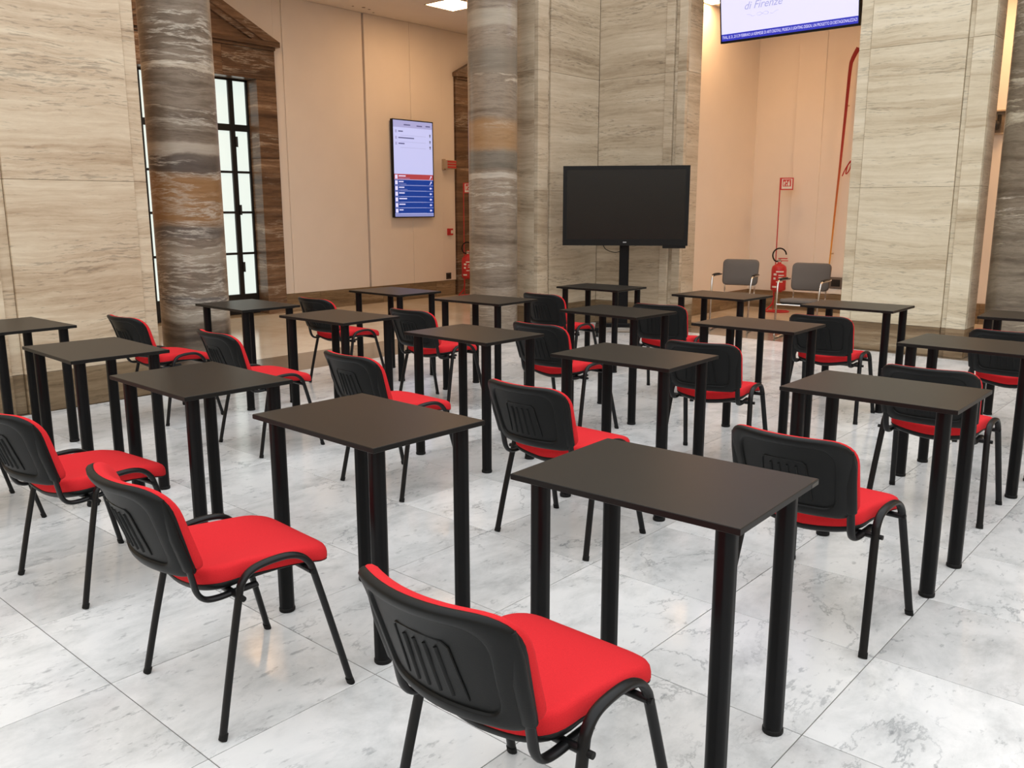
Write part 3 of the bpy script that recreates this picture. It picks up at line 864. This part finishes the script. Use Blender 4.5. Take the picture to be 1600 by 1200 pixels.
cb = spline([(-0.26, 0.03, z0 + 0.01), (-0.22, 0.05, z0 - 0.05), (-0.12, 0.07, z0 - 0.085), (-0.03, 0.07, z0 - 0.07)], 6)
obj('cable', smooth_by_angle(G().tube(cb, 0.005, n=6).mesh('cable'), 60), 'cap', tv)

# ---- lettering helper
def text(name, body, size, mat, parent, loc, rot=(R(90), 0, 0), align='CENTER', shear=0.0, width=None):
    cu = bpy.data.curves.new(name, 'FONT')
    cu.body = body
    cu.size = size
    cu.align_x = align
    cu.align_y = 'CENTER'
    cu.shear = shear
    cu.extrude = 0.0004
    cu.materials.append(M[mat])
    cu.resolution_u = 3
    tmp = bpy.data.objects.new(name + '_curve', cu)
    C.objects.link(tmp)
    bpy.context.view_layer.update()
    me = bpy.data.meshes.new_from_object(tmp.evaluated_get(bpy.context.evaluated_depsgraph_get()))
    bpy.data.objects.remove(tmp)
    me.name = name
    if width:
        xs = [v.co.x for v in me.vertices]
        k = width / (max(xs) - min(xs))
        for v in me.vertices:
            v.co.x *= k
    o = obj(name, me, mat, parent, loc)
    o.rotation_euler = rot
    return o

def rect(name, x0, x1, z0, z1, y, mat, parent, th=0.0012):
    return obj(name, G().box(x0, x1, y - th, y, z0, z1).mesh(name), mat, parent)

# ---- display hung in the opening (faces -Y, tipped forward)
hd = thing('hanging_display', 'lit display with a blue ticker line hung between the corner pillar and the pale pillar', 'display', (-4.459, 9.70, 3.385))
hd.rotation_euler = (R(8), 0, 0)
hw, hh = 0.803, 0.92
obj('screen_housing', G().bbox(-hw, hw, 0.0, 0.07, 0, hh, 0.006).mesh('screen_housing'), 'bezel', hd)
b = 0.014
bz = obj('bezel', G().box(-hw, -hw + b, -0.006, 0, 0, hh).box(hw - b, hw, -0.006, 0, 0, hh).box(-hw + b, hw - b, -0.006, 0, hh - b, hh).box(-hw + b, hw - b, -0.006, 0, 0, 0.024).mesh('bezel'), 'bezel', hd)
sc = rect('screen', -hw + b, hw - b, 0.024, hh - b, 0.0, 'scr_white', hd, 0.002)
tk = rect('ticker', -hw + b, hw - b, 0.024, 0.098, -0.002, 'scr_blue2', sc)
text('ticker_text', 'TIVAL, 8, 21, 23 E 29 FEBBRAIO LA KERMESSE DI ARTI DIGITALI, MUSICA E LIGHTING DESIGN, UN PROGETTO DI DESTAGIONALIZZAZI', 0.046, 'scr_white', sc, (0, -0.0042, 0.062), width=2 * hw - 0.05)
text('caption', 'di Firenze', 0.115, 'scr_soft', sc, (-0.28, -0.003, 0.365), shear=0.35)
og = G()
for s in (-1, 1):
    og.tube(spline([(-0.28 + s * 0.0, -0.003, 0.265), (-0.28 + s * 0.03, -0.003, 0.282), (-0.28 + s * 0.065, -0.003, 0.275), (-0.28 + s * 0.06, -0.003, 0.252), (-0.28 + s * 0.03, -0.003, 0.252), (-0.28, -0.003, 0.265)], 5), 0.0022, 0.0008, n=4)
    og.tube(spline([(-0.28 + s * 0.09, -0.003, 0.258), (-0.28 + s * 0.12, -0.003, 0.252), (-0.28 + s * 0.15, -0.003, 0.27), (-0.28 + s * 0.19, -0.003, 0.278)], 5), 0.0022, 0.0008, n=4)
obj('ornament', og.mesh('ornament'), 'scr_soft', sc)
for s in (-1, 1):
    obj('hanger_rod', smooth_by_angle(G().tube([(s * 0.45, 0.05, 0.75), (s * 0.45, 0.10, 1.2)], 0.015, n=10).mesh('hanger_rod'), 50), 'steel', hd)

# ---- tall wall display (faces +X)
wd = thing('wall_display', 'tall lit wall display with white, red and blue listing', 'display', (-10.92, 10.008, 1.36), R(90))
vw, vh = 0.446, 1.55
obj('screen_housing', G().bbox(-vw, vw, 0.0, 0.05, 0, vh, 0.006).mesh('screen_housing'), 'bezel', wd)
obj('wall_mount', G().box(-0.3, 0.3, 0.05, 0.075, 0.3, 1.2).mesh('wall_mount'), 'leg', wd)
b = 0.016
obj('bezel', G().box(-vw, -vw + b, -0.006, 0, 0, vh).box(vw - b, vw, -0.006, 0, 0, vh).box(-vw + b, vw - b, -0.006, 0, vh - b, vh).box(-vw + b, vw - b, -0.006, 0, 0, b).mesh('bezel'), 'bezel', wd)
sc = rect('screen', -vw + b, vw - b, b, vh - b, 0.0, 'scr_pale', wd, 0.002)
y1 = -0.002
rect('header', -vw + b, vw - b, vh - 0.125, vh - b, y1, 'scr_grey', sc).data.materials[0] = M['scr_soft']
for x0, x1, z in ((-0.20, -0.06, 1.46), (0.08, 0.20, 1.455), (0.28, 0.38, 1.46)):
    rect('header_line', x0, x1, z, z + 0.018, y1 - 0.0012, 'scr_ink', sc)
for k, (ln, z) in enumerate(((0.10, 1.355), (0.34, 1.255), (0.13, 1.165))):
    rect('list_line', -0.32, -0.32 + ln, z, z + 0.018, y1, 'scr_ink', sc)
    rect('list_icon', -0.39, -0.35, z - 0.015, z + 0.03, y1, 'scr_soft', sc)
    rect('divider', -0.28, 0.28, z - 0.055, z - 0.050, y1, 'scr_soft', sc)
    ar = G().add([(0.368, y1 - 0.001, z - 0.06), (0.382, y1 - 0.001, z - 0.06), (0.382, y1 - 0.001, z - 0.03), (0.395, y1 - 0.001, z - 0.03), (0.375, y1 - 0.001, z - 0.005), (0.355, y1 - 0.001, z - 0.03), (0.368, y1 - 0.001, z - 0.03)], [(0, 1, 2, 3, 4, 5, 6)])
    obj('arrow', ar.mesh('arrow'), 'steel', sc)
rr = (0.605 - 0.065) / 6
rect('list_row', -vw + b, vw - b, 0.612, 0.695, y1, 'scr_red', sc)
for i in range(6):
    zb = 0.605 - (i + 1) * rr
    rect('list_row', -vw + b, vw - b, zb + 0.004, zb + rr, y1, 'scr_blue', sc)
rect('footer', -vw + b, vw - b, b, 0.062, y1, 'scr_grey', sc)
wl = [0.15, 0.10, 0.115, 0.12, 0.17, 0.13, 0.085]
for i in range(7):
    z = 0.652 - i * rr
    rect('list_icon', -0.415, -0.36, z - 0.032, z + 0.030, y1 - 0.0013, 'scr_white', sc)
    rect('list_line', -0.335, -0.335 + wl[i], z + 0.004, z + 0.022, y1 - 0.0013, 'scr_white', sc)
    if i < 3:
        rect('list_line', -0.335, -0.335 + wl[i] * 1.6, z - 0.026, z - 0.018, y1 - 0.0013, 'scr_grey', sc)
    if i:
        rect('divider', -0.30, 0.27, z - 0.043, z - 0.039, y1 - 0.0013, 'scr_grey', sc)
    yy = y1 - 0.0016
    if i < 2:
        pts = [(0.345, yy, z - 0.03), (0.36, yy, z - 0.03), (0.385, yy, z), (0.395, yy, z - 0.008), (0.395, yy, z + 0.028), (0.365, yy, z + 0.02), (0.373, yy, z + 0.012)]
    else:
        pts = [(0.34, yy, z), (0.37, yy, z + 0.022), (0.37, yy, z + 0.009), (0.395, yy, z + 0.009), (0.395, yy, z - 0.009), (0.37, yy, z - 0.009), (0.37, yy, z - 0.022)]
    obj('arrow', G().add(pts, [tuple(range(7))]).mesh('arrow'), 'scr_white', sc)

# ---- fire extinguishers on red floor stands with a flag sign
def make_extinguisher():
    t = obj('fire_extinguisher', None)
    g = G().lathe([(0.02, 0.31), (0.092, 0.315), (0.108, 0.335), (0.108, 0.62), (0.098, 0.665), (0.062, 0.695), (0.030, 0.708), (0.025, 0.73)], n=24)
    body = obj('cylinder_body', smooth_by_angle(g.mesh('cylinder_body'), 50), 'red_paint', t)
    lb = G()
    v, f = [], []
    for z in (0.42, 0.60):
        for i in range(9):
            a = R(-150) + R(120) * i / 8
            v.append((0.1088 * math.cos(a), 0.1088 * math.sin(a), z))
    for z0_, z1_, a0, a1 in ((0.585, 0.605, 40, 100), (0.54, 0.57, 20, 45), (0.535, 0.55, 60, 105), (0.50, 0.515, 60, 100), (0.48, 0.51, 20, 40), (0.44, 0.455, 45, 95), (0.36, 0.385, 10, 50)):
        v = []
        for z in (z0_, z1_):
            for i in range(7):
                a = R(-150 + a0 + (a1 - a0) * i / 6)
                v.append((0.1087 * math.cos(a), 0.1087 * math.sin(a), z))
        lb.add(v, [(i, i + 1, 8 + i, 7 + i) for i in range(6)])
    obj('instruction_print', lb.mesh('instruction_print'), 'white', body)
    obj('valve', smooth_by_angle(G().lathe([(0.022, 0.725), (0.026, 0.735), (0.022, 0.775), (0.012, 0.78)], n=14).mesh('valve'), 50), 'chrome', t)
    obj('squeeze_lever', G().bbox(-0.02, 0.11, -0.01, 0.01, 0.775, 0.79, 0.002).bbox(0.0, 0.12, -0.009, 0.009, 0.745, 0.757, 0.002).mesh('squeeze_lever'), 'red_paint', t)
    hp = [(0.03 + 0.0, 0.0, 0.745)] + [(-0.005 + 0.095 * math.cos(R(a)), -0.01, 0.83 + 0.10 * math.sin(R(a))) for a in (-120, -150, 180, 150, 120, 90, 60, 30, 5)]
    obj('hose', smooth_by_angle(G().tube(spline(hp, 5), 0.0105, n=8).mesh('hose'), 60), 'cap', t)
    st = obj('floor_stand', smooth_by_angle(G().tube([(-0.06, 0.11, 0.01), (-0.06, 0.11, 1.94)], 0.008, n=8).mesh('floor_stand'), 50), 'red_paint', t)
    base = [(-0.06, 0.11, 0.30), (-0.07, 0.10, 0.12), (-0.16, -0.04, 0.012), (-0.10, -0.12, 0.012), (0.05, -0.16, 0.012), (0.16, -0.08, 0.012), (0.14, 0.02, 0.012), (-0.02, 0.05, 0.012), (-0.12, 0.0, 0.012)]
    obj('base_hoop', smooth_by_angle(G().tube(spline(base, 6), 0.013, n=8).mesh('base_hoop'), 60), 'red_paint', st)
    obj('carrier', G().bbox(-0.075, 0.03, 0.07, 0.12, 0.30, 0.325, 0.003).bbox(-0.07, 0.06, -0.06, 0.12, 0.296, 0.309, 0.003).mesh('carrier'), 'red_paint', st)
    sg = obj('flag_sign', G().bbox(-0.06, 0.125, 0.103, 0.112, 1.765, 1.94, 0.002).mesh('flag_sign'), 'sign_red', t)
    obj('sign_field', G().box(-0.038, 0.108, 0.1015, 0.1032, 1.782, 1.924).mesh('sign_field'), 'white', sg)
    pc = obj('pictogram', G().box(-0.022, 0.092, 0.1002, 0.1017, 1.815, 1.915).mesh('pictogram'), 'sign_red', sg)
    gg = G().box(0.045, 0.075, 0.0992, 0.1004, 1.825, 1.878).box(0.052, 0.068, 0.0992, 0.1004, 1.882, 1.892).box(0.058, 0.084, 0.0992, 0.1004, 1.894, 1.899)
    gg.add([(-0.012, 0.0992, 1.825), (0.006, 0.0992, 1.825), (0.0, 0.0992, 1.85), (0.014, 0.0992, 1.86), (0.004, 0.0992, 1.90), (-0.006, 0.0992, 1.872), (-0.014, 0.0992, 1.886)], [(0, 1, 2, 3, 4, 5, 6)])
    gg.box(0.02, 0.034, 0.0992, 0.1004, 1.825, 1.85).box(0.02, 0.034, 0.0992, 0.1004, 1.868, 1.90)
    obj('pictogram_print', gg.mesh('pictogram_print'), 'white', pc)
    return t
e1 = make_extinguisher()
e1.location = (-5.56, 12.30, 0)
e1.rotation_euler = (0, 0, R(22))
tag(e1, 'red fire extinguisher on a stand with flag sign between the grey armchairs', 'extinguisher', 'fire extinguishers on floor stands')
e2 = copy_tree(e1)
e2.location = (-10.70, 11.03, 0)
e2.rotation_euler = (0, 0, R(45))
tag(e2, 'red fire extinguisher on a stand half hidden by the grey banded column', 'extinguisher', 'fire extinguishers on floor stands')

# ---- small fittings on the walls
fb = thing('fire_alarm_button', 'small red fire alarm call point on the cream wall', 'alarm button', (XB + 0.008, 10.875, 1.05))
obj('button_housing', G().bbox(0, 0.045, -0.055, 0.055, 0, 0.115, 0.004).mesh('button_housing'), 'red_paint', fb)
obj('button_window', G().box(0.045, 0.047, -0.005, 0.045, 0.03, 0.085).mesh('button_window'), 'white', fb)
so = thing('wall_socket', 'dark wall socket low on the cream wall by the doorway', 'socket', (XB + 0.008, 10.84, 0.29))
obj('socket_plate', G().bbox(0, 0.012, -0.06, 0.06, 0, 0.11, 0.003).mesh('socket_plate'), 'socket', so)
obj('socket_insert', G().bbox(0.012, 0.016, -0.035, 0.035, 0.025, 0.085, 0.002).mesh('socket_insert'), 'steel', so)
al = thing('alarm_sign', 'small red striped alarm sign projecting from the cream wall', 'sign', (XB + 0.008, 10.74, 2.15))
obj('sign_base', G().bbox(0, 0.05, -0.03, 0.03, 0, 0.18, 0.005).mesh('sign_base'), 'box', al)
obj('sign_plate', G().bbox(0.05, 0.13, -0.02, 0.20, 0.02, 0.16, 0.004).mesh('sign_plate'), 'box', al)
for z in (0.03, 0.075, 0.12):
    obj('sign_stripe', G().box(0.129, 0.132, -0.01, 0.20, z, z + 0.03).mesh('sign_stripe'), 'sign_red', al)
s2 = thing('wall_socket', 'grey socket box with white plate beside the pale pillar', 'socket', (-4.86, 12.68, 0.28))
obj('socket_box', G().bbox(-0.11, 0.11, -0.03, 0.02, 0.08, 0.24, 0.004).mesh('socket_box'), 'grey', s2)
obj('socket_plate', G().bbox(-0.10, 0.10, -0.02, 0.02, 0.0, 0.075, 0.003).mesh('socket_plate'), 'white', s2)
obj('socket_insert', G().bbox(-0.05, 0.08, -0.036, -0.03, 0.11, 0.21, 0.002).mesh('socket_insert'), 'steel', s2)
cb = thing('sensor_box', 'small beige box with a black camera on the peach wall beyond the pale pillar', 'camera', (-2.96, 12.72, 2.44))
for z in (-0.02, 0.26):
    obj('niche_edge', G().bbox(-0.12, 0.12, -0.05, 0.0, z, z + 0.02, 0.002).mesh('niche_edge'), 'box', cb)
obj('back_plate', G().bbox(-0.12, 0.12, -0.015, 0.0, 0.0, 0.26, 0.002).mesh('back_plate'), 'band', cb)
obj('camera_head', smooth_by_angle(G().lathe([(0.02, 0.03), (0.055, 0.05), (0.06, 0.10), (0.045, 0.14), (0.01, 0.15)], 0.0, -0.09, 16).mesh('camera_head'), 60), 'steel', cb)
obj('camera_arm', G().bbox(0.02, 0.05, -0.1, -0.01, 0.12, 0.22, 0.003).mesh('camera_arm'), 'steel', cb)

# ---- red and amber ribbon arc on the far wall
mr, nt, bb = new_mat('ribbon_fade')
tc = N(nt, 'ShaderNodeTexCoord')
sx = N(nt, 'ShaderNodeSeparateXYZ')
L(nt, tc.outputs['Object'], sx.inputs[0])
mp = N(nt, 'ShaderNodeMapRange')
mp.inputs['From Max'].default_value = 3.6
L(nt, sx.outputs[2], mp.inputs['Value'])
L(nt, ramp(nt, mp.outputs[0], [(0.2, srgb(222, 158, 52)), (0.42, srgb(196, 112, 52)), (0.62, srgb(165, 52, 36)), (0.85, srgb(140, 20, 22))]), bb.inputs['Base Color'])
bb.inputs['Roughness'].default_value = 0.6
M['ribbon'] = mr
rb = thing('ribbon_arc', 'thin curved ribbon fading from red to amber on the far wall', 'decoration', (-4.85, 12.62, 0))
pts = spline([(-0.10, 0, 0.62), (-0.088, 0, 0.85), (-0.065, 0, 1.5), (-0.04, 0, 2.1), (-0.015, 0, 2.8), (0.005, 0, 3.38), (0.03, 0, 3.52), (0.10, 0, 3.66)], 5)
obj('ribbon_band', smooth_by_angle(G().tube(pts, 0.033, 0.006, side=(1, 0, 0), n=10, scale=[0.28 + 0.72 * (i / (len(pts) - 1)) ** 1.3 for i in range(len(pts))]).mesh('ribbon_band'), 60), 'ribbon', rb)
cur = spline([(0.0, 0, 1.95), (0.04, 0, 2.05), (0.11, 0, 2.16), (0.10, 0, 2.04), (0.05, 0, 1.98), (0.07, 0, 2.10), (0.15, 0, 2.18)], 5)
obj('ribbon_curl', smooth_by_angle(G().tube(cur, 0.008, n=6).mesh('ribbon_curl'), 60), 'rope_red', rb)
obj('ribbon_stay', G().box(-0.09, -0.07, 0.0, 0.07, 0.85, 0.87).box(-0.01, 0.01, 0.0, 0.07, 2.9, 2.92).mesh('ribbon_stay'), 'box', rb)
